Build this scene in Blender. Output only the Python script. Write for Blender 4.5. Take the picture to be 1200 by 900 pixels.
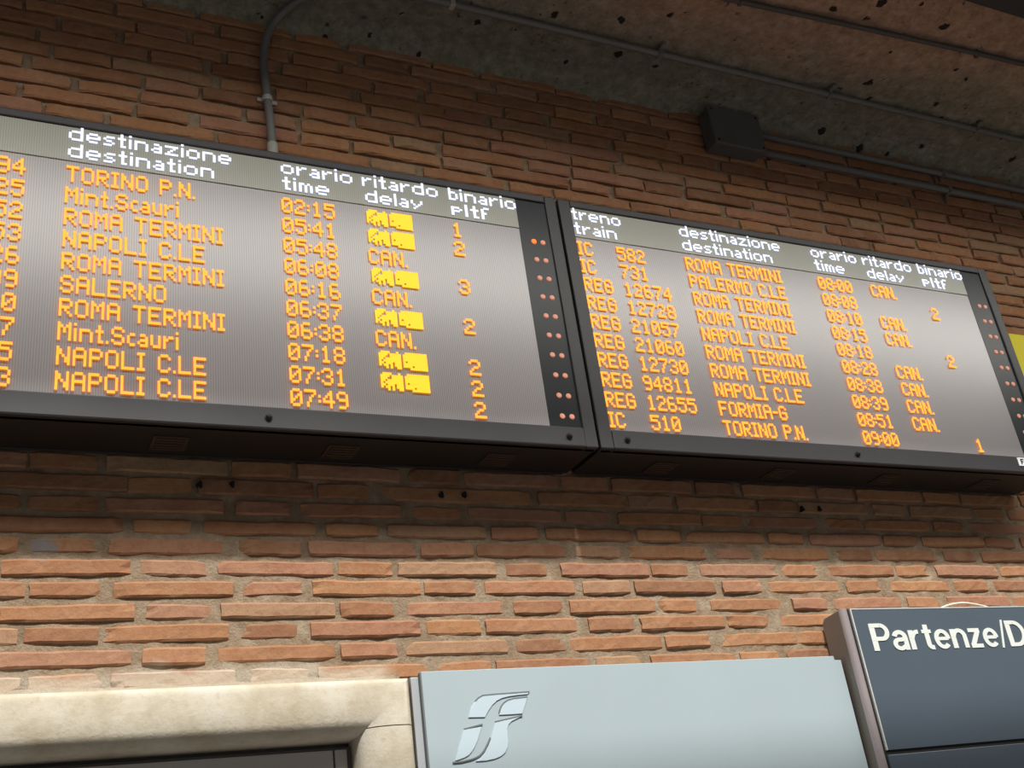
import bpy, bmesh, math, random
from mathutils import Vector, Matrix, noise

for o in list(bpy.data.objects):
    bpy.data.objects.remove(o, do_unlink=True)
S = bpy.context.scene
COL = S.collection
random.seed(7)
ZC = 1.6            # eye height; heights measured from the eye get ZC added
WY = 2.6            # wall face
CEIL = 2.645 + ZC

# ------------------------------------------------------------------ camera
def setup_camera():
    yaw, pit, rol = (math.radians(a) for a in (28.09328, 25.46007, -8.16935))
    F = Vector((math.sin(yaw)*math.cos(pit), math.cos(yaw)*math.cos(pit), math.sin(pit)))
    R0 = Vector((math.cos(yaw), -math.sin(yaw), 0)); U0 = R0.cross(F)
    r = R0*math.cos(rol) + U0*math.sin(rol); u = -R0*math.sin(rol) + U0*math.cos(rol)
    cd = bpy.data.cameras.new('camera'); co = bpy.data.objects.new('camera', cd); COL.objects.link(co)
    co.matrix_world = Matrix(((r.x, u.x, -F.x, 0), (r.y, u.y, -F.y, 0), (r.z, u.z, -F.z, ZC), (0, 0, 0, 1)))
    cd.sensor_fit = 'HORIZONTAL'; cd.sensor_width = 36; cd.lens = 1295.255/1200*36
    cd.clip_start = .05
    S.camera = co
setup_camera()

# ------------------------------------------------------------------ light
W = bpy.data.worlds.new('world'); S.world = W; W.use_nodes = True
bg = W.node_tree.nodes['Background']; bg.inputs[0].default_value = (.86, .93, 1.0, 1); bg.inputs[1].default_value = .085

def area(name, loc, rot, sx, sy, power, col):
    l = bpy.data.lights.new(name, 'AREA'); l.shape = 'RECTANGLE'; l.size = sx; l.size_y = sy
    l.energy = power; l.color = col
    o = bpy.data.objects.new(name, l); COL.objects.link(o); o.location = loc; o.rotation_euler = rot
    return o
# unseen soft lamp added in a canopy slot for upper wall and screens, and the high sun behind thin cloud
area('added_slot_lamp', (1.6, WY-1.68, CEIL-.004), (0, 0, 0), 9.0, .62, 122, (1.0, .97, .9))
sl = bpy.data.lights.new('sun', 'SUN'); sl.energy = 4.4; sl.angle = math.radians(2.6); sl.color = (1.0, .965, .91)
so = bpy.data.objects.new('sun', sl); COL.objects.link(so)
so.rotation_euler = Vector((-.02, .607, -.794)).to_track_quat('-Z', 'Y').to_euler()

S.view_settings.view_transform = 'Standard'; S.view_settings.look = 'None'
S.view_settings.gamma = 1; S.view_settings.use_curve_mapping = False
S.view_settings.exposure = 0.0

# ------------------------------------------------------------------ helpers
def tag(o, label=None, cat=None, group=None, kind=None):
    if label: o['label'] = label
    if cat: o['category'] = cat
    if group: o['group'] = group
    if kind: o['kind'] = kind
    return o
def empty(name, loc, label, cat, group=None):
    o = bpy.data.objects.new(name, None); COL.objects.link(o); o.location = loc
    o.empty_display_size = .1
    return tag(o, label, cat, group)
def link(name, me, mats, parent=None, smooth=False, bevel=0, seg=2):
    o = bpy.data.objects.new(name, me); COL.objects.link(o)
    for m in (mats if isinstance(mats, (list, tuple)) else [mats]): me.materials.append(m)
    if smooth:
        for p in me.polygons: p.use_smooth = True
    if bevel:
        b = o.modifiers.new('bevel', 'BEVEL'); b.width = bevel; b.segments = seg; b.limit_method = 'ANGLE'
    if parent is not None:
        o.parent = parent
        o.matrix_parent_inverse = Matrix.Translation(-Vector(parent.location))
    return o
class MB:
    def __init__(s): s.v = []; s.f = []; s.m = []
    def box(s, x0, x1, y0, y1, z0, z1, mi=0):
        n = len(s.v)
        s.v += [(x, y, z) for x in (x0, x1) for y in (y0, y1) for z in (z0, z1)]
        for q in ((0,1,3,2),(4,6,7,5),(0,4,5,1),(2,3,7,6),(0,2,6,4),(1,5,7,3)):
            s.f.append(tuple(n+i for i in q)); s.m.append(mi)
    def poly_prism(s, pts, y0, y1, mi=0):      # pts (x, z) outline, extruded in y
        n = len(s.v); k = len(pts)
        s.v += [(x, y0, z) for x, z in pts] + [(x, y1, z) for x, z in pts]
        s.f.append(tuple(n+i for i in range(k))); s.m.append(mi)
        s.f.append(tuple(n+k+i for i in reversed(range(k)))); s.m.append(mi)
        for i in range(k):
            j = (i+1) % k
            s.f.append((n+i, n+k+i, n+k+j, n+j)); s.m.append(mi)
    def cyl(s, c, axis, r, h, seg=16, r2=None, mi=0):
        c = Vector(c); a = Vector(axis).normalized(); t = a.orthogonal().normalized(); b = a.cross(t)
        r2 = r if r2 is None else r2; n = len(s.v)
        for rr, hh in ((r, 0), (r2, h)):
            for i in range(seg):
                th = 2*math.pi*i/seg
                s.v.append(tuple(c + a*hh + t*rr*math.cos(th) + b*rr*math.sin(th)))
        s.f.append(tuple(n+i for i in reversed(range(seg)))); s.m.append(mi)
        s.f.append(tuple(n+seg+i for i in range(seg))); s.m.append(mi)
        for i in range(seg):
            j = (i+1) % seg
            s.f.append((n+i, n+j, n+seg+j, n+seg+i)); s.m.append(mi)
    def mesh(s, name, fix=True):
        me = bpy.data.meshes.new(name); me.from_pydata(s.v, [], s.f)
        for p, m in zip(me.polygons, s.m): p.material_index = m
        if fix:
            bm = bmesh.new(); bm.from_mesh(me); bmesh.ops.recalc_face_normals(bm, faces=bm.faces); bm.to_mesh(me); bm.free()
        me.update(); return me
    def obj(s, name, mats, parent=None, **k): return link(name, s.mesh(name), mats, parent, **k)
def tube(name, pts, r, mat, parent=None, seg=12, smooth_path=True):
    """a round pipe swept along pts (Catmull-Rom through them)"""
    P = [Vector(p) for p in pts]
    if smooth_path and len(P) > 2:
        Q = []
        E = [P[0]*2-P[1]] + P + [P[-1]*2-P[-2]]
        for i in range(1, len(E)-2):
            for k in range(8):
                t = k/8
                Q.append(.5*((2*E[i]) + (E[i+1]-E[i-1])*t + (2*E[i-1]-5*E[i]+4*E[i+1]-E[i+2])*t*t + (3*E[i]-E[i-1]-3*E[i+1]+E[i+2])*t**3))
        Q.append(P[-1]); P = Q
    mb = MB(); ref = None
    for i, p in enumerate(P):
        d = (P[min(i+1, len(P)-1)] - P[max(i-1, 0)]).normalized()
        if ref is None: ref = d.orthogonal().normalized()
        t = (ref - d*ref.dot(d)).normalized(); ref = t; b = d.cross(t)
        for k in range(seg):
            a = 2*math.pi*k/seg
            mb.v.append(tuple(p + t*r*math.cos(a) + b*r*math.sin(a)))
    for i in range(len(P)-1):
        for k in range(seg):
            j = (k+1) % seg
            mb.f.append((i*seg+k, i*seg+j, (i+1)*seg+j, (i+1)*seg+k)); mb.m.append(0)
    mb.f.append(tuple(reversed(range(seg)))); mb.m.append(0)
    mb.f.append(tuple((len(P)-1)*seg+k for k in range(seg))); mb.m.append(0)
    return mb.obj(name, mat, parent, smooth=True)

# ------------------------------------------------------------------ materials
class N:
    """short hand for building node materials"""
    def __init__(s, name):
        s.m = bpy.data.materials.new(name); s.m.use_nodes = True; s.t = s.m.node_tree
        s.b = s.t.nodes['Principled BSDF']
    def n(s, typ, **k):
        x = s.t.nodes.new(typ)
        for a, v in k.items(): setattr(x, a, v)
        return x
    def l(s, a, b): s.t.links.new(a, b)
    def geo(s): return s.n('ShaderNodeNewGeometry').outputs['Position']
    def noise(s, scale, detail=4, rough=.6, vec=None, dist=0):
        x = s.n('ShaderNodeTexNoise'); x.inputs['Scale'].default_value = scale; x.inputs['Detail'].default_value = detail
        x.inputs['Roughness'].default_value = rough; x.inputs['Distortion'].default_value = dist
        s.l(vec or s.geo(), x.inputs['Vector']); return x.outputs['Fac']
    def ramp(s, fac, stops):
        x = s.n('ShaderNodeValToRGB'); e = x.color_ramp.elements
        while len(e) < len(stops): e.new(.5)
        for el, (p, c) in zip(e, stops):
            el.position = p; el.color = (*c, 1) if len(c) == 3 else c
        s.l(fac, x.inputs[0]); return x.outputs[0]
    def mix(s, fac, a, b, mode='MIX'):
        x = s.n('ShaderNodeMix', data_type='RGBA', blend_type=mode)
        for sock, v in ((x.inputs[0], fac), (x.inputs[6], a), (x.inputs[7], b)):
            if hasattr(v, 'is_output'): s.l(v, sock)
            elif isinstance(v, (tuple, list)): sock.default_value = (*v, 1)
            else: sock.default_value = v
        return x.outputs[2]
    def math(s, op, a, b=0.0, clamp=False):
        x = s.n('ShaderNodeMath', operation=op, use_clamp=clamp)
        for sock, v in ((x.inputs[0], a), (x.inputs[1], b)):
            if hasattr(v, 'is_output'): s.l(v, sock)
            else: sock.default_value = v
        return x.outputs[0]
    def maprange(s, v, a, b, c=0, d=1, smooth=True):
        x = s.n('ShaderNodeMapRange', interpolation_type='SMOOTHSTEP' if smooth else 'LINEAR')
        s.l(v, x.inputs[0])
        for i, q in enumerate((a, b, c, d)): x.inputs[i+1].default_value = q
        return x.outputs[0]
    def bump(s, h, strength=.5, dist=.005):
        x = s.n('ShaderNodeBump'); x.inputs['Strength'].default_value = strength; x.inputs['Distance'].default_value = dist
        s.l(h, x.inputs['Height']); s.l(x.outputs[0], s.b.inputs['Normal'])
    def col(s, c):
        if hasattr(c, 'is_output'): s.l(c, s.b.inputs['Base Color'])
        else: s.b.inputs['Base Color'].default_value = (*c, 1)
    def set(s, rough=.5, metal=0, spec=.5):
        s.b.inputs['Roughness'].default_value = rough; s.b.inputs['Metallic'].default_value = metal
        s.b.inputs['Specular IOR Level'].default_value = spec; return s.m

def m_speckled(name, c, rough=.5, metal=0, amt=.15, scale=14, bump=0, spec=.5):
    k = N(name)
    f = k.noise(scale, 5)
    k.col(k.mix(f, tuple(x*(1-amt) for x in c), tuple(min(1, x*(1+amt)) for x in c)))
    if bump: k.bump(k.noise(scale*12, 3), bump, .002)
    return k.set(rough, metal, spec)

def m_brick():
    k = N('fired_brick'); P = k.geo()
    at = k.n('ShaderNodeAttribute', attribute_name='tone'); sp = k.n('ShaderNodeSeparateColor'); k.l(at.outputs['Color'], sp.inputs[0])
    c = k.ramp(sp.outputs[0], [(0, (.25, .12, .068)), (.3, (.335, .16, .083)), (.55, (.385, .19, .092)), (.8, (.345, .168, .108)), (1, (.35, .22, .127))])
    n1 = k.noise(16, 6, .65)
    c = k.mix(k.maprange(n1, .35, .7, 0, .5), c, k.mix(.5, c, (.5, .33, .2)))
    n2 = k.noise(60, 4, .7)
    c = k.mix(k.maprange(n2, .45, .75, 0, .45), c, (.22, .10, .06))
    # lime plaster smeared over the courses right above the door lintel
    xyz = k.n('ShaderNodeSeparateXYZ'); k.l(P, xyz.inputs[0])
    z = k.math('ADD', xyz.outputs[2], k.math('MULTIPLY', k.noise(7, 4), -.09))
    x = k.math('ADD', xyz.outputs[0], k.math('MULTIPLY', k.noise(5, 4), .2))
    pl = k.math('MULTIPLY', k.maprange(z, ZC+.572, ZC+.535, 0, .85), k.maprange(x, 1.08, 1.0, 0, 1))
    c = k.mix(pl, c, k.mix(n1, (.40, .31, .22), (.58, .51, .42)))
    # old grey paint stain
    v = k.n('ShaderNodeVectorMath', operation='DISTANCE'); v.inputs[1].default_value = (.132, WY, ZC+.884); k.l(P, v.inputs[0])
    st = k.maprange(k.math('ADD', v.outputs['Value'], k.math('MULTIPLY', k.noise(30), .03)), .055, .035, 0, .8)
    c = k.mix(st, c, (.22, .22, .23))
    k.col(c); k.bump(k.math('ADD', k.noise(90, 5, .7), k.math('MULTIPLY', k.noise(25, 3), .8)), .6, .004)
    return k.set(.92, 0, .2)
def m_mortar():
    k = N('lime_mortar'); P = k.geo()
    n1 = k.noise(22, 6, .7); c = k.ramp(n1, [(.25, (.21, .145, .09)), (.5, (.33, .245, .165)), (.75, (.46, .37, .27))])
    # lime plaster smeared over the courses right above the door lintel
    xyz = k.n('ShaderNodeSeparateXYZ'); k.l(P, xyz.inputs[0])
    z = k.math('ADD', xyz.outputs[2], k.math('MULTIPLY', k.noise(7, 4), -.09))
    x = k.math('ADD', xyz.outputs[0], k.math('MULTIPLY', k.noise(5, 4), .2))
    pl = k.math('MULTIPLY', k.maprange(z, ZC+.572, ZC+.535, 0, .85), k.maprange(x, 1.08, 1.0, 0, 1))
    c = k.mix(pl, c, k.mix(n1, (.40, .33, .24), (.60, .54, .45)))
    k.col(c); k.bump(k.noise(140, 5, .75), .9, .006)
    return k.set(.95, 0, .15)
def m_concrete():
    k = N('rough_ceiling_render'); P = k.geo()
    xyz = k.n('ShaderNodeSeparateXYZ'); k.l(P, xyz.inputs[0])
    n1 = k.noise(3.2, 5, .6); n2 = k.noise(26, 6, .75)
    base = k.ramp(n2, [(.3, (.16, .15, .12)), (.5, (.265, .25, .20)), (.72, (.40, .37, .31))])
    red = k.ramp(n2, [(.3, (.28, .18, .13)), (.5, (.46, .295, .215)), (.75, (.62, .45, .345))])
    # bare grey skim next to the wall, red-brown old render further out
    f = k.maprange(k.math('ADD', xyz.outputs[1], k.math('MULTIPLY', n1, .5)), 2.62, 2.25, 0, .85)
    c = k.mix(f, base, red)
    vo = k.n('ShaderNodeTexVoronoi'); vo.inputs['Scale'].default_value = 13; vo.inputs['Randomness'].default_value = 1
    va = k.n('ShaderNodeVectorMath', operation='ADD'); k.l(P, va.inputs[0])
    nt = k.n('ShaderNodeTexNoise'); nt.inputs['Scale'].default_value = 40; k.l(P, nt.inputs['Vector'])
    sc = k.n('ShaderNodeVectorMath', operation='SCALE'); sc.inputs[3].default_value = .035; k.l(nt.outputs['Color'], sc.inputs[0]); k.l(sc.outputs[0], va.inputs[1])
    k.l(va.outputs[0], vo.inputs['Vector'])
    hs = k.n('ShaderNodeSeparateColor'); k.l(vo.outputs['Color'], hs.inputs[0])
    rad = k.math('MULTIPLY', k.math('SUBTRACT', hs.outputs[0], .36), .42)
    pit = k.maprange(k.math('SUBTRACT', rad, vo.outputs['Distance']), 0, .05, 0, 1)
    c = k.mix(pit, c, (.035, .03, .026))
    sp = k.maprange(k.noise(38, 3, .6), .60, .72, 0, .8); sp = k.math('MULTIPLY', sp, k.maprange(k.noise(5, 3), .42, .62, 0, 1))
    c = k.mix(sp, c, (.045, .04, .035))
    k.col(c)
    h = k.math('SUBTRACT', k.math('ADD', k.noise(70, 6, .75), n2), k.math('MULTIPLY', pit, .8))
    k.bump(h, .8, .008)
    return k.set(.95, 0, .15)
def m_stone():
    k = N('travertine'); n1 = k.noise(9, 6, .65); n2 = k.noise(60, 4, .7)
    c = k.ramp(n1, [(.3, (.46, .40, .29)), (.5, (.58, .525, .42)), (.7, (.645, .61, .53))])
    c = k.mix(k.maprange(n2, .52, .72, 0, .35), c, (.42, .33, .2))
    k.col(c); k.bump(k.math('ADD', k.noise(120, 4, .7), n1), .35, .003)
    return k.set(.75, 0, .3)
def m_screen(name, c, rough):
    k = N(name); P = k.geo(); xyz = k.n('ShaderNodeSeparateXYZ'); k.l(P, xyz.inputs[0])
    st = k.math('SINE', k.math('MULTIPLY', xyz.outputs[0], 2*math.pi/.0059))
    f = k.maprange(st, -.4, .9, 0, 1)
    k.col(k.mix(f, tuple(x*.78 for x in c), c))
    return k.set(rough, 0, 1.0)
def m_emit(name, c, e, strength=1, smp=None):
    k = N(name); k.col(c); k.b.inputs['Emission Color'].default_value = (*e, 1); k.b.inputs['Emission Strength'].default_value = strength
    k.set(.5)
    if smp: k.m.cycles.emission_sampling = smp
    return k.m

M = dict(
    brick=m_brick(), mortar=m_mortar(), hole=m_speckled('drilled_hole', (.01, .008, .007), .9),
    concrete=m_concrete(), stone=m_stone(),
    floor=m_speckled('platform_paving', (.13, .125, .12), .8, 0, .15, 3),
    housing=m_speckled('black_housing', (.012, .010, .010), .55, 0, .2),
    bezel=m_speckled('charcoal_bezel', (.028, .027, .030), .42, 0, .15),
    screen=m_screen('matt_grey_screen', (.37, .345, .355), .26),
    header=m_screen('olive_header_band', (.36, .365, .30), .28),
    strip=m_speckled('dark_lamp_strip', (.016, .020, .024), .3, 0, .15, spec=.3),
    amber=m_emit('amber_led', (.3, .1, .01), (1.9, .55, .035), 1),
    yellow=m_emit('yellow_led', (.3, .2, .01), (1.6, .66, .01), 1),
    white=m_emit('white_led', (.5, .5, .5), (.78, .83, 1.05), 1),
    lamp=m_emit('pale_orange_lamp', (.72, .38, .28), (.36, .10, .055), .8),
    lamp_on=m_emit('lit_orange_lamp', (.5, .15, .03), (1.3, .22, .02), 1),
    screw=m_speckled('blackened_screw', (.03, .03, .032), .35, .6),
    vent=m_speckled('brown_vent_grille', (.05, .028, .016), .6),
    conduit=m_speckled('grey_conduit', (.17, .17, .165), .5, 0, .15, 30),
    conduit_dark=m_speckled('dark_grey_cable', (.075, .073, .07), .6, 0, .2, 30),
    sleeve=m_speckled('pale_sleeve', (.45, .45, .40), .5),
    clip=m_speckled('zinc_clip', (.5, .49, .46), .45, .4),
    boxgrey=m_speckled('grey_plastic_box', (.115, .115, .115), .4),
    panel=m_speckled('pale_blue_grey_enamel', (.40, .48, .515), .38, 0, .05, 4),
    panel_side=m_speckled('grey_panel_edge', (.42, .45, .47), .4, 0, .06),
    inlay=m_speckled('polished_pale_inlay', (.53, .64, .71), .25, 0, .04),
    seam_shade=m_speckled('dark_seam_and_shade', (.15, .17, .18), .6),  # panel seam colour, also the painted shade on the emblem edges
    case=m_speckled('brown_grey_case', (.25, .22, .195), .5, 0, .1),
    post=m_speckled('pinkish_aluminium', (.46, .40, .41), .32, .35, .1, 20),
    slate=m_speckled('slate_blue_panel', (.085, .11, .14), .3, 0, .08, 3),
    rim=m_speckled('pale_rim', (.6, .62, .6), .4),
    gap=m_speckled('black_gap', (.012, .012, .012), .7),
    letters=m_speckled('off_white_lettering', (.72, .76, .72), .5, 0, .03),
    cable=m_speckled('white_cable', (.8, .75, .62), .5),
    signyellow=m_speckled('yellow_sign_face', (.86, .74, .0), .5, 0, .03),
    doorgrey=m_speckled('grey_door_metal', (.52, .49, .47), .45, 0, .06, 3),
    doordark=m_speckled('dark_door_frame', (.10, .09, .085), .5, 0, .06),
    beam=m_speckled('dark_blue_steel', (.012, .016, .028), .5),
    plate=m_speckled('white_plate', (.85, .85, .87), .4),
)

# ------------------------------------------------------------------ the setting
DOOR = (-.55, .83, .405)       # opening left, right, top (from eye height)
SURR = .130                     # width of the stone surround

def build_wall():
    V = []; Fc = []; Mi = []; T = []
    def add(v, tone):
        V.append(v); T.append(tone); return len(V)-1
    x0, x1, z0, z1 = -1.7, 5.3, -.5, 2.66
    # mortar bed as a fine grid, deeper where the pointing has fallen out near the ceiling
    st = .02; nx = int((x1-x0)/st); nz = int((z1-z0)/st)
    idx = {}
    for i in range(nx+1):
        for j in range(nz+1):
            x = x0+i*st; z = z0+j*st
            if DOOR[0]-.06 < x < DOOR[1]+.06 and z < DOOR[2]+.06: continue
            deep = .0062 + .007*min(1, max(0, (z-.95)/.4))
            d = deep + .0035*noise.noise((x*9, z*14, 3.1)) + .002*noise.noise((x*40, z*40, 1.7))
            idx[i, j] = add((x, WY+max(.0048, d), z+ZC), (.5, .5, .5, 1))
    for i in range(nx):
        for j in range(nz):
            q = [(i, j), (i+1, j), (i+1, j+1), (i, j+1)]
            if all(k in idx for k in q): Fc.append(tuple(idx[k] for k in q)); Mi.append(1)
    rng = random.Random(11)
    pitch = .0521; per = .4685
    k0 = int((z0-.733)/pitch); k1 = int((z1-.733)/pitch)+1
    for k in range(k0, k1+1):
        zc = .733 + k*pitch + rng.uniform(-.0015, .0015)
        off = rng.uniform(-.012, .012) if -5 < k < 4 else rng.uniform(-.05, .05)
        A = (k % 2 == 0)
        for n in range(-5, 13):
            for (s, L) in (((.055, .284), (.354, .142)) if A else ((.117, .146), (.285, .280))):
                a = s + n*per + off + rng.uniform(-.006, .006); b = a + L + rng.uniform(-.012, .008)
                if b < x0 or a > x1: continue
                h = rng.uniform(.0365, .0405) if zc < 1.0 else rng.uniform(.0405, .0450)
                if zc > 1.0: a -= .004; b += .004
                zb = zc - h/2; zt = zc + h/2
                if zb > z1 - .005: continue
                if zb < DOOR[2]+.02 and b > DOOR[0]-.02 and a < DOOR[1]+.02: continue
                zt = min(zt, z1)
                tone = (rng.random(), rng.random(), rng.random(), 1)
                nu = 10 if L > .2 else 6
                us = [i/nu for i in range(nu+1)]; vs = [0, .13, .5, .87, 1]
                sd = rng.uniform(0, 99); yo = rng.uniform(-.003, .003); tilt = rng.uniform(-.004, .004); tz = rng.uniform(-.003, .003)
                grid = []
                for vi, v in enumerate(vs):
                    row = []
                    for ui, u in enumerate(us):
                        ee = (ui in (0, nu)) + (vi in (0, 4))
                        x = a + (b-a)*u + .004*noise.noise((sd, v*3, 2.0))
                        w = (.0026*noise.noise((u*L*14, sd, 5.0))) if vi < 2 else ((.0026*noise.noise((u*L*14, sd, 9.0))) if vi > 2 else 0)
                        z = zb + (zt-zb)*v + w + tz*(u-.5)
                        y = WY + yo + tilt*(u-.5) + .0022*noise.noise((u*L*40, v*2, sd)) + (.0035*ee if ee < 2 else .009)
                        if ee and rng.random() < .12: y += .004
                        row.append(add((x, y, min(z, z1)+ZC), tone))
                    grid.append(row)
                for vi in range(4):
                    for ui in range(nu):
                        Fc.append((grid[vi][ui], grid[vi][ui+1], grid[vi+1][ui+1], grid[vi+1][ui])); Mi.append(0)
                ring = [grid[0][i] for i in range(nu+1)] + [grid[i][nu] for i in range(1, 5)] + [grid[4][i] for i in range(nu-1, -1, -1)] + [grid[i][0] for i in range(3, 0, -1)]
                back = [add((V[i][0], WY+.03, V[i][2]), tone) for i in ring]
                for i in range(len(ring)):
                    j = (i+1) % len(ring)
                    Fc.append((ring[i], back[i], back[j], ring[j])); Mi.append(0)
    # drilled holes left in the bricks
    for hx, hz in ((.483, 1.049), (.562, 1.052), (1.124, 1.044), (1.192, 1.047), (2.36, 1.038), (2.43, 1.04)):
        c = []
        for i in range(10):
            a = 2*math.pi*i/10; r = .0075*(1+.25*math.sin(3*a+hx*9))
            c.append(add((hx+r*.85*math.cos(a), WY-.0055, hz+ZC+r*1.2*math.sin(a)), (0, 0, 0, 1)))
        d = [add((V[i][0], WY+.02, V[i][2]), (0, 0, 0, 1)) for i in c]
        Fc.append(tuple(c)); Mi.append(2)
        for i in range(10): Fc.append((c[i], d[i], d[(i+1) % 10], c[(i+1) % 10])); Mi.append(2)
    # plain backing below and behind
    mb = MB()
    for (a, b, c, d) in ((x0, DOOR[0]-.02, -ZC, z1), (DOOR[1]+.02, x1, -ZC, z1), (DOOR[0]-.02, DOOR[1]+.02, DOOR[2]+.02, z1)):
        mb.box(a, b, WY+.02, WY+.25, c+ZC, d+ZC, 1)
    n = len(V)
    for v in mb.v: add(v, (.5, .5, .5, 1))
    for f in mb.f: Fc.append(tuple(n+i for i in f)); Mi.append(1)
    me = bpy.data.meshes.new('wall_back'); me.from_pydata(V, [], Fc)
    for p, m in zip(me.polygons, Mi): p.material_index = m
    at = me.color_attributes.new('tone', 'FLOAT_COLOR', 'POINT')
    flat = [c for t in T for c in t]; at.data.foreach_set('color', flat)
    me.update()
    o = link('wall_back', me, [M['brick'], M['mortar'], M['hole']])
    tag(o, 'long wall of thin reddish bricks in lime mortar', 'wall', kind='structure')
build_wall()

def build_ceiling():
    mb = MB(); st = .03; x0, x1, y0, y1 = -2.0, 5.5, WY-1.33, WY+.02
    nx = int((x1-x0)/st); ny = int((y1-y0)/st)
    for i in range(nx+1):
        for j in range(ny+1):
            x = x0+i*st; y = y1-(y1-y0)*j/ny
            z = CEIL + .010*noise.noise((x*6, y*6, .3)) + .006*noise.noise((x*21, y*21, 4.4))
            # the render is trowelled down into the corner with the wall
            t = max(0, 1-(WY-y)/.10); z -= .03*t*t*(1+.6*noise.noise((x*5, 0, 8)))
            mb.v.append((x, y, z))
    for i in range(nx):
        for j in range(ny):
            a = i*(ny+1)+j; mb.f.append((a, a+1, a+ny+2, a+ny+1)); mb.m.append(0)
    mb.box(x0, x1, y0, y1, CEIL+.05, CEIL+.25)
    mb.box(x0, x1, -2.0, WY-2.06, CEIL, CEIL+.25)
    o = mb.obj('ceiling', M['concrete'], smooth=False)
    tag(o, 'rough stained grey and red-brown ceiling with dark pits', 'ceiling', kind='structure')
build_ceiling()
mb = MB(); mb.box(-6, 9, -9, WY+.2, -.1, 0); tag(mb.obj('floor', M['floor']), 'platform paving in front of the wall', 'floor', kind='structure')
mb = MB()
yb = WY-.865
mb.poly_prism([(0, 0)]*0 + [(-2, CEIL+.02), (5.5, CEIL+.02), (5.5, CEIL-.12), (-2, CEIL-.12)], yb-.10, yb)
mb.box(-2, 5.5, yb-.13, yb+.0, CEIL-.132, CEIL-.12)
tag(mb.obj('trim_2', M['beam'], bevel=.003), 'dark blue steel beam along the ceiling', 'beam', kind='structure')

# stone door surround and grey door at the lower left
def surround_profile():
    P = [(0, 0), (0, .052)]
    for i in range(5):
        a = math.pi/2*i/4; P.append((.022-.022*math.cos(a), .052+.026*math.sin(a)))
    P.append((.050, .080))
    for i in range(1, 9):
        a = math.pi/2*i/8; P.append((.050+.080*math.sin(a)*.98, .022+.058*math.cos(a)))
    P += [(.13, .012), (.13, -.06)]
    return P
def sweep(path, prof, name, mat, parent):
    # path: (x, z, inx, inz) outer-edge corner and direction of the mitre towards the opening
    mb = MB(); k = len(prof); n = len(path)
    for (x, z, ix, iz) in path:
        for (t, p) in prof:
            mb.v.append((x+ix*t, WY-p, z+iz*t+ZC))
    for i in range(n-1):
        for j in range(k-1):
            mb.f.append((i*k+j, i*k+j+1, (i+1)*k+j+1, (i+1)*k+j)); mb.m.append(0)
    mb.f.append(tuple(range(k))); mb.m.append(0); mb.f.append(tuple((n-1)*k+j for j in reversed(range(k)))); mb.m.append(0)
    o = mb.obj(name, mat, parent)
    bm = bmesh.new(); bm.from_mesh(o.data); bmesh.ops.recalc_face_normals(bm, faces=bm.faces)
    bm.to_mesh(o.data); bm.free()
    for p in o.data.polygons: p.use_smooth = True
    o.data.set_sharp_from_angle(angle=math.radians(35))
    return o
XL, XR, ZT = DOOR[0]-SURR, DOOR[1]+SURR, .545
tr = empty('trim_1', ((XL+XR)/2, WY, 0), 'moulded travertine surround framing the grey door', 'door surround'); tr['kind'] = 'structure'
pf = surround_profile()
sweep([(XL, .434, 1, 0), (XL, ZT, 1, -1), (XR, ZT, -1, -1), (XR, .434, -1, 0)], pf, 'lintel', M['stone'], tr)
sweep([(XR, .4315, -1, 0), (XR, -ZC, -1, 0)], pf, 'jamb', M['stone'], tr)
sweep([(XL, .4315, 1, 0), (XL, -ZC, 1, 0)], pf, 'jamb', M['stone'], tr)
# a rim of mortar spread along the top of the lintel
mb = MB()
for i in range(61):
    x = XL+(XR-XL)*i/60
    for (d, h) in ((0.0, .566+.012*noise.noise((x*9, 1, 1))), (.004+.003*noise.noise((x*12, 4, 2)), .553), (.014+.005*noise.noise((x*14, 7, 2)), .544), (.03, .540)):
        mb.v.append((x, WY-d, h+ZC))
for i in range(60):
    for j in range(3): mb.f.append((i*4+j, i*4+j+1, i*4+j+5, i*4+j+4)); mb.m.append(0)
mb.obj('mortar_fillet', M['mortar'], tr, smooth=True)

dr = empty('door_1', ((DOOR[0]+DOOR[1])/2, WY+.05, 0), 'grey metal door under the travertine lintel', 'door'); dr['kind'] = 'structure'
mb = MB(); a, b, t = DOOR
mb.box(b-.045, b+.0, WY+.012, WY+.07, 0, t+ZC); mb.box(a, a+.045, WY+.012, WY+.07, 0, t+ZC); mb.box(a+.045, b-.045, WY+.012, WY+.07, t-.012+ZC, t+ZC)
mb.box(b-.001, b+.03, WY+.03, WY+.09, 0, t+.03+ZC); mb.box(a-.03, a+.001, WY+.03, WY+.09, 0, t+.03+ZC); mb.box(a-.03, b+.03, WY+.03, WY+.09, t-.001+ZC, t+.03+ZC)
mb.obj('door_frame', M['doordark'], dr)
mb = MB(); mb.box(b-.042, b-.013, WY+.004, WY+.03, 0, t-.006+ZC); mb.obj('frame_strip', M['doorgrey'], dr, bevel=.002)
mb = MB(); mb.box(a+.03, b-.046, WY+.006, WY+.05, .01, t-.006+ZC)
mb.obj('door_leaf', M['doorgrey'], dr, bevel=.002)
mb = MB(); mb.cyl((a+.12, WY+.006, 1.05), (0, -1, 0), .012, .05); mb.box(a+.11, a+.24, WY-.05, WY-.035, 1.04, 1.06); mb.obj('door_handle', M['clip'], dr, bevel=.003)

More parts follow.
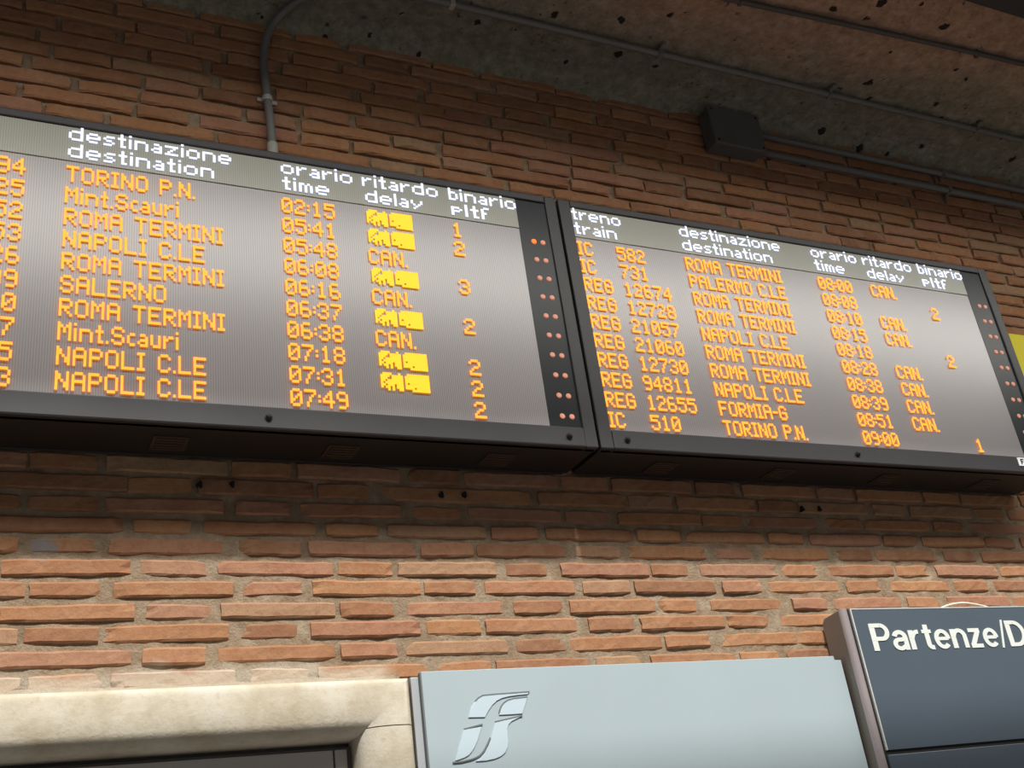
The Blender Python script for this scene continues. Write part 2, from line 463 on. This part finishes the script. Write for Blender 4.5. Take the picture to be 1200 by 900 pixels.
# ------------------------------------------------------------------ dot matrix lettering
G = {
'A':'01110 10001 10001 11111 10001 10001 10001','C':'01110 10001 10000 10000 10000 10001 01110','E':'11111 10000 10000 11110 10000 10000 11111',
'F':'11111 10000 10000 11110 10000 10000 10000','G':'01110 10001 10000 10111 10001 10001 01110','I':'111 010 010 010 010 010 111',
'L':'10000 10000 10000 10000 10000 10000 11111','M':'10001 11011 10101 10101 10001 10001 10001','N':'10001 11001 11001 10101 10011 10011 10001',
'O':'01110 10001 10001 10001 10001 10001 01110','P':'11110 10001 10001 11110 10000 10000 10000','R':'11110 10001 10001 11110 10100 10010 10001',
'S':'01110 10001 10000 01110 00001 10001 01110','T':'11111 00100 00100 00100 00100 00100 00100',
'0':'01110 10001 10011 10101 11001 10001 01110','1':'00100 01100 00100 00100 00100 00100 01110','2':'01110 10001 00001 00110 01000 10000 11111',
'3':'01110 10001 00001 00110 00001 10001 01110','4':'00010 00110 01010 10010 11111 00010 00010','5':'11111 10000 11110 00001 00001 10001 01110',
'6':'01110 10000 10000 11110 10001 10001 01110','7':'11111 00001 00010 00100 00100 01000 01000','8':'01110 10001 10001 01110 10001 10001 01110',
'9':'01110 10001 10001 01111 00001 00001 01110','.':'0 0 0 0 0 0 1',':':'0 0 1 0 1 0 0','-':'000 000 000 111 000 000 000',' ':'000 000 000 000 000 000 000',
'a':'0000 0000 0110 0001 0111 1001 0111','b':'1000 1000 1110 1001 1001 1001 1110','c':'000 000 011 100 100 100 011','d':'00001 00001 01111 10001 10001 10001 01111',
'e':'00000 00000 01110 10001 11111 10000 01110','f':'011 100 100 110 100 100 100','i':'1 0 1 1 1 1 1','l':'1 1 1 1 1 1 1',
'm':'00000 00000 11010 10101 10101 10101 10101','n':'00000 00000 11110 10001 10001 10001 10001','o':'00000 00000 01110 10001 10001 10001 01110',
'p':'0000 0000 1110 1001 1110 1000 1000','r':'0000 0000 1011 1100 1000 1000 1000','s':'0000 0000 0111 1000 0110 0001 1110','t':'010 010 111 010 010 010 011',
'u':'0000 0000 1001 1001 1001 1001 0111','y':'00000 00000 10001 10001 01010 00100 01000','z':'00000 00000 11111 00010 00100 01000 11111',
}
BLOCK = ['0111100010001111111111','1111011111011111111111','1110011111011111111111','1101111111011111111111','1011111111010111111111','1101110111011111111111','1011010111011110111111','0001010011000011111111']
def bitmap(s):
    rows = ['']*7
    for i, ch in enumerate(s):
        g = G[ch].split()
        for r in range(7): rows[r] += ('0' if i else '') + g[r]
    return rows
def led(mb, rows, x, ztop, dx, dz, y, depth=.0016, fill=.95):
    # every lit dot is a small raised tile; neighbours in a row are run together
    for r, line in enumerate(rows):
        zc = ztop - (r+.5)*dz
        for c, b in enumerate(line):
            if b == '1':
                xc = x + (c+.5)*dx
                mb.box(xc-dx*fill/2, xc+dx*fill/2, y-depth, y, zc-dz*fill/2, zc+dz*fill/2)
def led_fit(mb, s, xa, xb, ztop, dz, y):
    rows = bitmap(s); led(mb, rows, xa, ztop, (xb-xa)/len(rows[0]), dz, y)

# ------------------------------------------------------------------ departure boards
BF = WY-.195                  # front of the boards
BZ0, BZ1 = 1.121+ZC, 1.96+ZC
SZ0, SZ1 = 1.18+ZC, 1.935+ZC
HZ = 1.828+ZC
def board(x0, label, rows, numbers_right, lit_first, screws, vents, sticker=None):
    """x0: left edge of the frame"""
    x1 = x0+1.832
    root = empty('departure_board', ((x0+x1)/2, WY, BZ0), label, 'departure board', 'pair of electronic departure boards')
    sx0, sx1, lx1 = x0+.042, x0+1.693, x0+1.793
    # housing: open-front metal box fixed to the wall
    mb = MB(); mb.box(x0+.004, x1-.004, BF+.012, WY-.0065, BZ0, BZ1-.004); mb.box(x0+.02, x1-.02, WY-.012, WY-.004, BZ0-.004, BZ0+.03)
    mb.obj('housing', M['housing'], root, bevel=.003)
    mb = MB()
    mb.box(x0, sx0, BF, BF+.03, BZ0, BZ1); mb.box(lx1, x1, BF, BF+.03, BZ0, BZ1)
    mb.box(sx0, lx1, BF, BF+.03, SZ1, BZ1)
    o = mb.obj('frame', M['bezel'], root, bevel=.0035)
    mb = MB(); mb.box(sx0, lx1, BF-.0015, BF+.03, BZ0, SZ0); mb.obj('bottom_rail', M['bezel'], root, bevel=.004)
    sy = BF+.007
    mb = MB(); mb.box(sx0, sx1, sy, sy+.02, SZ0, HZ); mb.obj('screen', M['screen'], root)
    mb = MB(); mb.box(sx0, sx1, sy-.0025, sy+.02, HZ+.001, SZ1); hd = mb.obj('header_panel', M['header'], root, bevel=.0015)
    mb = MB(); mb.box(sx1, lx1, sy-.001, sy+.02, SZ0, SZ1); st = mb.obj('indicator_strip', M['strip'], root)
    # two-line white headings
    hy = sy-.005
    heads = [('destinazione', .437, .843), ('orario', .977, 1.180), ('ritardo', 1.208, 1.438), ('binario', 1.472, 1.690)]
    subs = [('destination', .437, .797), ('time', .979, 1.110), ('delay', 1.214, 1.386), ('pltf', 1.475, 1.597)]
    if not numbers_right:
        heads.append(('treno', .041, .216)); subs.append(('train', .042, .192))
    for (s, a, b), (s2, a2, b2) in zip(heads, subs):
        mb = MB(); led_fit(mb, s, x0+a, x0+b, 1.9335+ZC, .0060, hy); mb.obj('heading_text', M['white'], root)
        mb = MB(); led_fit(mb, s2, x0+a2, x0+b2, 1.8805+ZC, .0060, hy); mb.obj('subheading_text', M['white'], root)
    dx, dz = .00588, .0068
    for i, (kind, num, dest, time, delay, plat) in enumerate(rows):
        zt = 1.787 - .0639*i + .0245 + ZC
        yy = sy-.004
        def word(nm, tx, x, w=dx):
            if tx:
                mb = MB(); led(mb, bitmap(tx), x, zt, w, dz, yy); mb.obj(nm, M['amber'], root)
        word('train_kind', kind, x0+.042)
        word('train_number', num, x0+.344-11*dx if numbers_right else x0+.182)
        word('destination_text', dest, x0+.436)
        word('time_text', time, x0+.975)
        if delay == '#':
            mb = MB(); led(mb, BLOCK, x0+1.214, zt+.002, .0061, dz*.93, yy, fill=.985); mb.obj('delay_block', M['yellow'], root)
        else: word('delay_text', delay, x0+1.210)
        word('platform_number', plat, x0+1.470, .0066)
        for k, lx in enumerate((1.736, 1.766)):
            mb = MB(); mb.cyl((x0+lx, sy, zt-.0225), (0, -1, 0), .0092, .004, 14, .0066)
            mb.obj('indicator_light', M['lamp_on'] if (lit_first and i == 0 and k == 0) else M['lamp'], st, smooth=False)
    for sxx in screws:
        mb = MB(); mb.cyl((sxx, BF, 1.150+ZC), (0, -1, 0), .0095, .004, 16); mb.cyl((sxx, BF-.004, 1.150+ZC), (0, -1, 0), .0078, .006, 16, .004); mb.box(sxx-.005, sxx+.005, BF-.0112, BF-.0098, 1.149+ZC, 1.151+ZC)
        mb.obj('screw', M['screw'], root)
    for vx in vents:
        mb = MB(); mb.box(vx, vx+.082, BF+.07, BF+.15, BZ0-.004, BZ0+.002)
        for q in range(5): mb.box(vx+.006, vx+.076, BF+.078+.015*q, BF+.083+.015*q, BZ0-.0065, BZ0-.003)
        mb.obj('vent', M['vent'], root)
    if sticker:
        mb = MB(); mb.box(sticker, sticker+.085, BF-.0035, BF+.001, 1.145+ZC, 1.175+ZC)
        pl = mb.obj('name_plate', M['plate'], root); tag(pl, 'small white plate')
        mb = MB(); mb.box(sticker+.012, sticker+.017, BF-.0042, BF-.003, 1.150+ZC, 1.170+ZC); mb.box(sticker+.012, sticker+.028, BF-.0042, BF-.003, 1.166+ZC, 1.170+ZC); mb.box(sticker+.012, sticker+.024, BF-.0042, BF-.003, 1.158+ZC, 1.162+ZC)
        mb.obj('plate_mark', M['gap'], pl)
    return root
LEFT = [('', '94', 'TORINO P.N.', '02:15', '#', '1'), ('', '25', 'Mint.Scauri', '05:41', '#', '2'), ('', '52', 'ROMA TERMINI', '05:48', 'CAN.', ''),
        ('', '53', 'NAPOLI C.LE', '06:08', '#', '3'), ('', '26', 'ROMA TERMINI', '06:16', 'CAN.', ''), ('', '99', 'SALERNO', '06:37', '#', '2'),
        ('', '10', 'ROMA TERMINI', '06:38', 'CAN.', ''), ('', '17', 'Mint.Scauri', '07:18', '#', '2'), ('', '35', 'NAPOLI C.LE', '07:31', '#', '2'),
        ('', '53', 'NAPOLI C.LE', '07:49', '', '2')]
RIGHT = [('IC', '582', 'ROMA TERMINI', '08:00', 'CAN.', ''), ('IC', '731', 'PALERMO C.LE', '08:08', '', '2'), ('REG', '12674', 'ROMA TERMINI', '08:10', 'CAN.', ''),
         ('REG', '12728', 'ROMA TERMINI', '08:15', 'CAN.', ''), ('REG', '21057', 'NAPOLI C.LE', '08:18', '', '2'), ('REG', '21060', 'ROMA TERMINI', '08:28', 'CAN.', ''),
         ('REG', '12730', 'ROMA TERMINI', '08:38', 'CAN.', ''), ('REG', '94811', 'NAPOLI C.LE', '08:39', 'CAN.', ''), ('REG', '12655', 'FORMIA-G', '08:51', 'CAN.', ''),
         ('IC', '510', 'TORINO P.N.', '09:00', '', '1')]
board(-.307, 'left black departure board, first train TORINO P.N. at 02:15, under the bent conduit', LEFT, True, True,
      (-.21, .611, 1.436), (-.075, .355, .780, 1.222))
board(1.533, 'right black departure board, first train ROMA TERMINI at 08:00, beside the yellow sign', RIGHT, False, False,
      (1.621, 2.46, 3.285), (1.752, 2.185, 2.62, 3.07), 3.172)

# ------------------------------------------------------------------ yellow sign on the wall behind the right board
sg = empty('wall_sign', (3.85, WY, 1.65+ZC), 'yellow sign on the brick wall past the right departure board', 'sign')
mb = MB(); mb.box(3.52, 4.2, WY-.02, WY-.003, 1.52+ZC, 1.805+ZC); mb.obj('sign_face', M['signyellow'], sg, bevel=.003)
mb = MB(); mb.box(3.56, 3.60, WY-.006, WY+.004, 1.60+ZC, 1.73+ZC); mb.box(4.12, 4.16, WY-.006, WY+.004, 1.60+ZC, 1.73+ZC); mb.obj('bracket', M['clip'], sg)

# ------------------------------------------------------------------ pipes, conduits, junction box
cd = empty('wall_conduit', (.69, WY, 1.96+ZC), 'bent grey conduit rising from the left board to the ceiling', 'conduit')
YC = WY-.019
tube('conduit_pipe', [(.697, YC, 1.95+ZC), (.697, YC, 2.10+ZC), (.693, YC, 2.22+ZC), (.686, YC, 2.33+ZC), (.681, YC, 2.44+ZC), (.690, YC-.012, 2.53+ZC), (.722, 2.545, 2.598+ZC), (.775, 2.475, 2.622+ZC), (.84, 2.41, 2.627+ZC), (.95, 2.31, 2.628+ZC), (1.15, 2.13, 2.628+ZC)], .0125, M['conduit'], cd)
tube('sleeve', [(.697, YC, 1.952+ZC), (.697, YC, 2.13+ZC)], .0155, M['sleeve'], cd, smooth_path=False)
mb = MB(); mb.box(.659, .680, WY-.012, WY-.003, 2.292+ZC, 2.306+ZC); mb.box(.698, .720, WY-.012, WY-.003, 2.288+ZC, 2.302+ZC)
mb.cyl((.688, YC, 2.288+ZC), (-.06, 0, 1), .0158, .018, 16)
mb.obj('clip', M['clip'], cd, bevel=.002)

cc = empty('ceiling_conduit', (2.0, 2.36, CEIL), 'pale grey conduit clipped straight along the ceiling near the wall', 'conduit')
yc = 2.352; zc_ = CEIL-.022
tube('conduit_pipe', [(-1.9, yc, zc_), (5.4, yc, zc_)], .0115, M['conduit'], cc, smooth_path=False)
for cx in (-.3, 1.235, 2.02, 2.78, 3.55, 4.5):
    mb = MB(); mb.box(cx-.009, cx+.009, yc-.0145, yc+.0145, zc_-.0135, zc_+.012); mb.box(cx-.008, cx+.008, yc-.04, yc+.014, zc_+.008, zc_+.020)
    mb.obj('clip', M['clip'] if cx < 1.5 else M['conduit'], cc, bevel=.003)
c2 = empty('ceiling_cable', (2.0, 2.05, CEIL), 'dark cable fixed along the ceiling, farther out than the pale conduit', 'cable')
tube('cable_sheath', [(-1.9, 2.085, CEIL-.017), (1.2, 2.085, CEIL-.017), (2.0, 2.066, CEIL-.017), (2.7, 2.03, CEIL-.016), (3.6, 1.99, CEIL-.017), (5.4, 1.95, CEIL-.017)], .0095, M['conduit_dark'], c2)
for cx, cy in ((1.2, 2.085), (2.16, 2.06), (3.2, 2.01), (4.3, 1.976)):
    mb = MB(); mb.box(cx-.007, cx+.007, cy-.012, cy+.012, CEIL-.028, CEIL+.004); mb.obj('clip', M['conduit_dark'], c2, bevel=.003)

jb = empty('junction_box', (2.445, WY, 2.44+ZC), 'grey junction box on the wall under the ceiling edge', 'junction box')
mb = MB(); mb.box(2.335, 2.558, WY-.058, WY-.004, 2.441+ZC, 2.605+ZC); mb.obj('box_body', M['boxgrey'], jb, bevel=.006)
mb = MB(); mb.box(2.329, 2.564, WY-.078, WY-.056, 2.436+ZC, 2.610+ZC); mb.obj('lid', M['boxgrey'], jb, bevel=.005)
mb = MB()
for xx, zz in ((2.345, 2.452), (2.548, 2.452), (2.345, 2.594), (2.548, 2.594)): mb.cyl((xx, WY-.078, zz+ZC), (0, -1, 0), .005, .0015, 10)
mb.obj('screw', M['screw'], jb)
for lab, z, r in (('upper of two parallel grey pipes leaving the junction box to the right', 2.568, .0125), ('lower of two parallel grey pipes leaving the junction box to the right', 2.482, .0135)):
    pe = empty('wall_pipe', (3.6, WY, z+ZC), lab, 'pipe', 'pipes from the junction box')
    tube('pipe', [(2.558, WY-.021, z+ZC), (5.3, WY-.021, z+ZC)], r, M['conduit'], pe, smooth_path=False)
    for cx in (3.56, 4.6):
        mb = MB(); mb.box(cx-.008, cx+.008, WY-.037, WY-.002, z-.0165+ZC, z+.0165+ZC); mb.box(cx-.008, cx+.008, WY-.008, WY-.002, z-.03+ZC, z+.0+ZC); mb.obj('clip', M['conduit'], pe, bevel=.003)
    mb = MB(); mb.cyl((2.556, WY-.021, z+ZC), (1, 0, 0), r+.006, .018, 16); mb.obj('gland', M['boxgrey'], pe)

# ------------------------------------------------------------------ pale metal panel with the cut logo
pn = empty('metal_panel', (1.65, WY, -.1+ZC), 'pale blue-grey metal panel with a stylised f-shaped emblem, between door and timetable case', 'panel')
mb = MB(); mb.box(.972, 2.290, WY-.045, WY-.010, -.15+ZC, .549+ZC); mb.box(1.02, 2.285, WY-.056, WY-.044, -.15+ZC, .549+ZC); mb.obj('panel_body', M['panel_side'], pn, bevel=.002)
PF = WY-.06
mb = MB(); mb.poly_prism([(.995, .5585+ZC), (2.283, .5585+ZC), (2.284, .547+ZC), (2.307, .546+ZC), (2.307, -.15+ZC), (.995, -.15+ZC)], PF, PF+.006); mb.obj('front_plate', M['panel'], pn, bevel=.0012)
mb = MB(); mb.box(.9915, .9955, PF+.0005, PF+.014, -.15+ZC, .556+ZC); mb.obj('edge_seam', M['seam_shade'], pn)
# emblem: outlines measured on the face of the plate
def px_on_plate(cx, cy, Y):
    x = 500+cx/7.5; y = 790+cy/7.5
    yaw, pit, rol = (math.radians(a) for a in (28.09328, 25.46007, -8.16935))
    F = Vector((math.sin(yaw)*math.cos(pit), math.cos(yaw)*math.cos(pit), math.sin(pit)))
    R0 = Vector((math.cos(yaw), -math.sin(yaw), 0)); U0 = R0.cross(F)
    r = R0*math.cos(rol)+U0*math.sin(rol); u = -R0*math.sin(rol)+U0*math.cos(rol)
    d = F + r*((x-600)/1295.255) - u*((y-450)/1295.255); d *= Y/d.y
    return (d.x, d.z+ZC)
EMB = [
 [(365,382),(376,335),(392,292),(420,248),(450,215),(490,193),(600,182),(740,172),(897,160),(885,178),(800,186),(720,197),(660,212),(615,235),(575,272),(545,315),(522,355),(510,380)],
 [(634,360),(640,320),(652,285),(672,258),(705,235),(760,220),(820,211),(882,206),(866,260),(852,305),(838,348),(740,355)],
 [(324,492),(400,478),(480,464),(462,525),(442,590),(418,645),(392,685),(365,715),(330,735),(290,750),(250,762),(268,690),(296,590)],
 [(600,428),(720,398),(834,372),(790,392),(745,415),(718,442),(706,480),(708,530),(714,590),(708,645),(688,690),(655,720),(600,745),(520,762),(430,768),(470,742),(505,700),(535,645),(560,580),(578,510)],
]
em = None
for q in EMB:
    mb = MB(); mb.poly_prism([px_on_plate(a, b, PF) for a, b in q], PF-.0028, PF+.001); mb.obj('emblem_inlay', M['inlay'], pn, bevel=.0006)
def strip(pts, w):
    up = [(a, b-w) for a, b in pts]; lo = [(a, b+w) for a, b in pts]
    return [px_on_plate(a, b, PF) for a, b in up + lo[::-1]]
mb = MB()  # dark strips painting in the shade along the emblem edges
for pts in ([(425,240),(450,211),(488,189),(600,178),(740,168),(900,156)], [(636,340),(642,312),(655,280),(675,254),(708,231),(760,216),(882,202)], [(328,484),(400,465),(488,442)], [(600,420),(720,392),(838,366)],
            [(228,778),(300,772),(385,752),(430,735),(470,712),(505,670),(535,610),(556,560)]):
    P_ = [px_on_plate(a, b, PF) for a, b in pts]; w = .0016
    for i in range(len(P_)-1):
        (xa, za), (xb, zb) = P_[i], P_[i+1]; L = math.hypot(xb-xa, zb-za); nx_, nz_ = -(zb-za)/L*w/1.0, (xb-xa)/L*w
        mb.poly_prism([(xa+nx_, za+nz_), (xb+nx_, zb+nz_), (xb-nx_, zb-nz_), (xa-nx_, za-nz_)], PF-.0032, PF+.001)
mb.obj('emblem_edge_shade', M['seam_shade'], pn)

# ------------------------------------------------------------------ timetable case at the lower right
kc = empty('timetable_case', (2.87, WY, -.8+ZC), 'slate blue timetable case headed Partenze, at the lower right', 'timetable case')
KX0, KX1, KT, KB = 2.320, 3.64, .688+ZC, -.8+ZC
KF = WY-.10
mb = MB()
mb.v += []
prof = [(WY-.004, KT-.022), (WY-.018, KT-.008), (KF+.012, KT-.001), (KF+.012, KB), (WY-.004, KB)]
n = len(mb.v)
mb.v += [(KX0, y, z) for y, z in prof] + [(KX1, y, z) for y, z in prof]; k = len(prof)
mb.f += [tuple(range(k)), tuple(range(2*k-1, k-1, -1))] + [(i, (i+1) % k, k+(i+1) % k, k+i) for i in range(k)]; mb.m += [0]*(k+2)
mb.obj('case_body', M['case'], kc, bevel=.003)
def post(xa, xb):
    mb = MB(); P = []
    for i in range(9):
        a = math.pi*i/8; P.append((xa+(xb-xa)*(1-math.cos(a))/2, KF+.012-.014*math.sin(a)))
    n = len(P)
    mb.v += [(x, y, KB) for x, y in P] + [(x, y, KT) for x, y in P]
    for i in range(n-1): mb.f.append((i, i+1, n+i+1, n+i)); mb.m.append(0)
    mb.f += [tuple(range(n)), tuple(reversed(range(n, 2*n)))]; mb.m += [0, 0]
    o = mb.obj('corner_post', M['post'], kc, smooth=True); o.data.set_sharp_from_angle(angle=math.radians(40)); return o
post(KX0-.002, KX0+.027); post(KX1-.027, KX1+.002)
mb = MB(); mb.box(KX0+.026, KX1-.026, KF+.004, KF+.02, KB, KT-.003); mb.obj('recess', M['gap'], kc)
hx0, hx1 = KX0+.032, KX1-.032
mb = MB(); mb.box(hx0, hx0+.004, KF-.002, KF+.006, .281+ZC, KT-.001); mb.box(hx0+.004, hx1, KF-.002, KF+.006, KT-.004, KT-.001); mb.obj('panel_rim', M['rim'], kc)
mb = MB(); mb.box(hx0+.004, hx1, KF-.001, KF+.008, .281+ZC, KT-.004); hp = mb.obj('heading_panel', M['slate'], kc)
mb = MB(); mb.box(hx0, hx1, KF-.001, KF+.008, .18+ZC, .268+ZC); mb.obj('lower_rail', M['slate'], kc, bevel=.002)
mb = MB(); mb.box(hx0, hx1, KF-.0018, KF+.004, .172+ZC, .180+ZC); mb.obj('rail_rim', M['post'], kc)
mb = MB(); mb.box(hx0, hx1, KF-.001, KF+.008, KB+.03, .168+ZC); mb.obj('notice_pane', M['slate'], kc)
# heavy grotesque letters, drawn as broad strokes: each stroke is a centre line with a width
def arc(cx, cz, rx, rz, a0, a1, n=14):
    return [(cx+rx*math.cos(math.radians(a0+(a1-a0)*i/n)), cz+rz*math.sin(math.radians(a0+(a1-a0)*i/n))) for i in range(n+1)]
SW, SH = .185, .150           # stem width, thin stroke
XH = .73
GL = {
 'P': (.64, [([(.075, 0), (.075, 1)], SW), ([(.0, .94), (.36, .94)] + arc(.36, .69, .205, .25, 90, -90) + [(.0, .44)], SH)]),
 'D': (.70, [([(.075, 0), (.075, 1)], SW), ([(.0, .94), (.30, .94)] + arc(.30, .5, .33, .44, 90, -90) + [(.0, .06)], SH)]),
 'a': (.56, [([(.46, 0), (.46, .42)] + arc(.275, .46, .185, .21, 0, 165), SH*1.05), ([(.46, .42), (.30, .39)] + arc(.235, .225, .17, .165, 80, 300) + [(.46, .17)], SH)]),
 'r': (.40, [([(.07, 0), (.07, XH)], SW*.95), ([(.07, .42)] + arc(.33, .40, .23, .27, 165, 85, 8), SH)]),
 't': (.38, [([(.19, .93), (.19, .20)] + arc(.30, .19, .11, .13, 180, 275, 6) + [(.36, .06)], SH*1.1), ([(.02, .67), (.36, .67)], SH*.9)]),
 'e': (.58, [([(.07, .38), (.50, .38)], SH*.85), (arc(.285, .365, .215, .305, 0, 318, 24), SH)]),
 'n': (.58, [([(.07, 0), (.07, XH)], SW*.95), ([(.07, .42)] + arc(.29, .44, .20, .235, 165, 0, 12) + [(.49, 0)], SH*1.05)]),
 'u': (.58, [([(.50, 0), (.50, XH)], SW*.95), ([(.08, XH), (.08, .30)] + arc(.28, .29, .20, .235, 180, 345, 12), SH*1.05)]),
 'z': (.50, [([(.03, .67), (.46, .67)], SH), ([(.40, .66), (.09, .07)], SH*1.1), ([(.02, .06), (.47, .06)], SH)]),
 'p': (.60, [([(.07, -.25), (.07, XH)], SW*.95), (arc(.295, .365, .205, .305, 0, 360, 24), SH)]),
 's': (.52, [(arc(.25, .53, .165, .145, 20, 270, 12) + arc(.25, .21, .175, .150, 90, -160, 12), SH)]),
 '/': (.30, [([(.03, -.05), (.24, 1.05)], .075)]),
}
def text(name, s, x0, zbase, cap, sx, y, mat, parent, gap=.055):
    mb = MB(); x = 0
    for ch in s:
        w, strokes = GL[ch]; lift = 0
        for pts, wd in strokes:
            n = len(pts); L = []; R = []
            closed = math.hypot(pts[0][0]-pts[-1][0], pts[0][1]-pts[-1][1]) < 1e-6
            for i, (px, pz) in enumerate(pts):
                a = pts[i-1] if i else (pts[-2] if closed else pts[0]); b = pts[i+1] if i < n-1 else (pts[1] if closed else pts[-1])
                tx, tz = b[0]-a[0], b[1]-a[1]; l = math.hypot(tx, tz) or 1
                L.append((px - tz/l*wd/2, pz + tx/l*wd/2)); R.append((px + tz/l*wd/2, pz - tx/l*wd/2))
            k = len(mb.v); lift += .00022
            for q in (L, R):
                for dy in (0, .0016): mb.v += [(x0+(x+a)*cap*sx, y-.0016-lift+dy, zbase+b*cap) for a, b in q]
            # layout: L front, L back, R front, R back
            for i in range(n-1):
                lf, lb, rf, rb = k+i, k+n+i, k+2*n+i, k+3*n+i
                mb.f += [(lf, lf+1, rf+1, rf), (lf, lb, lb+1, lf+1), (rf, rf+1, rb+1, rb)]; mb.m += [0]*3
            if not closed:
                for i in (0, n-1): mb.f.append((k+i, k+n+i, k+3*n+i, k+2*n+i)); mb.m.append(0)
        x += w + gap
    o = link(name, mb.mesh(name), mat, parent); return o, x0 + x*cap*sx
_, xe = text('heading_text', 'Partenze/', 2.407, .559+ZC, .080, 1.41, KF-.001, M['letters'], hp)
text('heading_text', 'Departures', 2.972, .559+ZC, .080, 1.41, KF-.001, M['letters'], hp)
print('heading ends', xe)
wc = tube('cable', [(2.740, WY-.05, KT-.004), (2.775, WY-.05, KT+.010), (2.82, WY-.05, KT+.021), (2.876, WY-.05, KT+.026), (2.93, WY-.05, KT+.021), (2.985, WY-.05, KT+.010), (3.03, WY-.05, KT-.004)], .0032, M['cable'])
tag(wc, 'thin white cable arching over the top of the timetable case', 'cable')
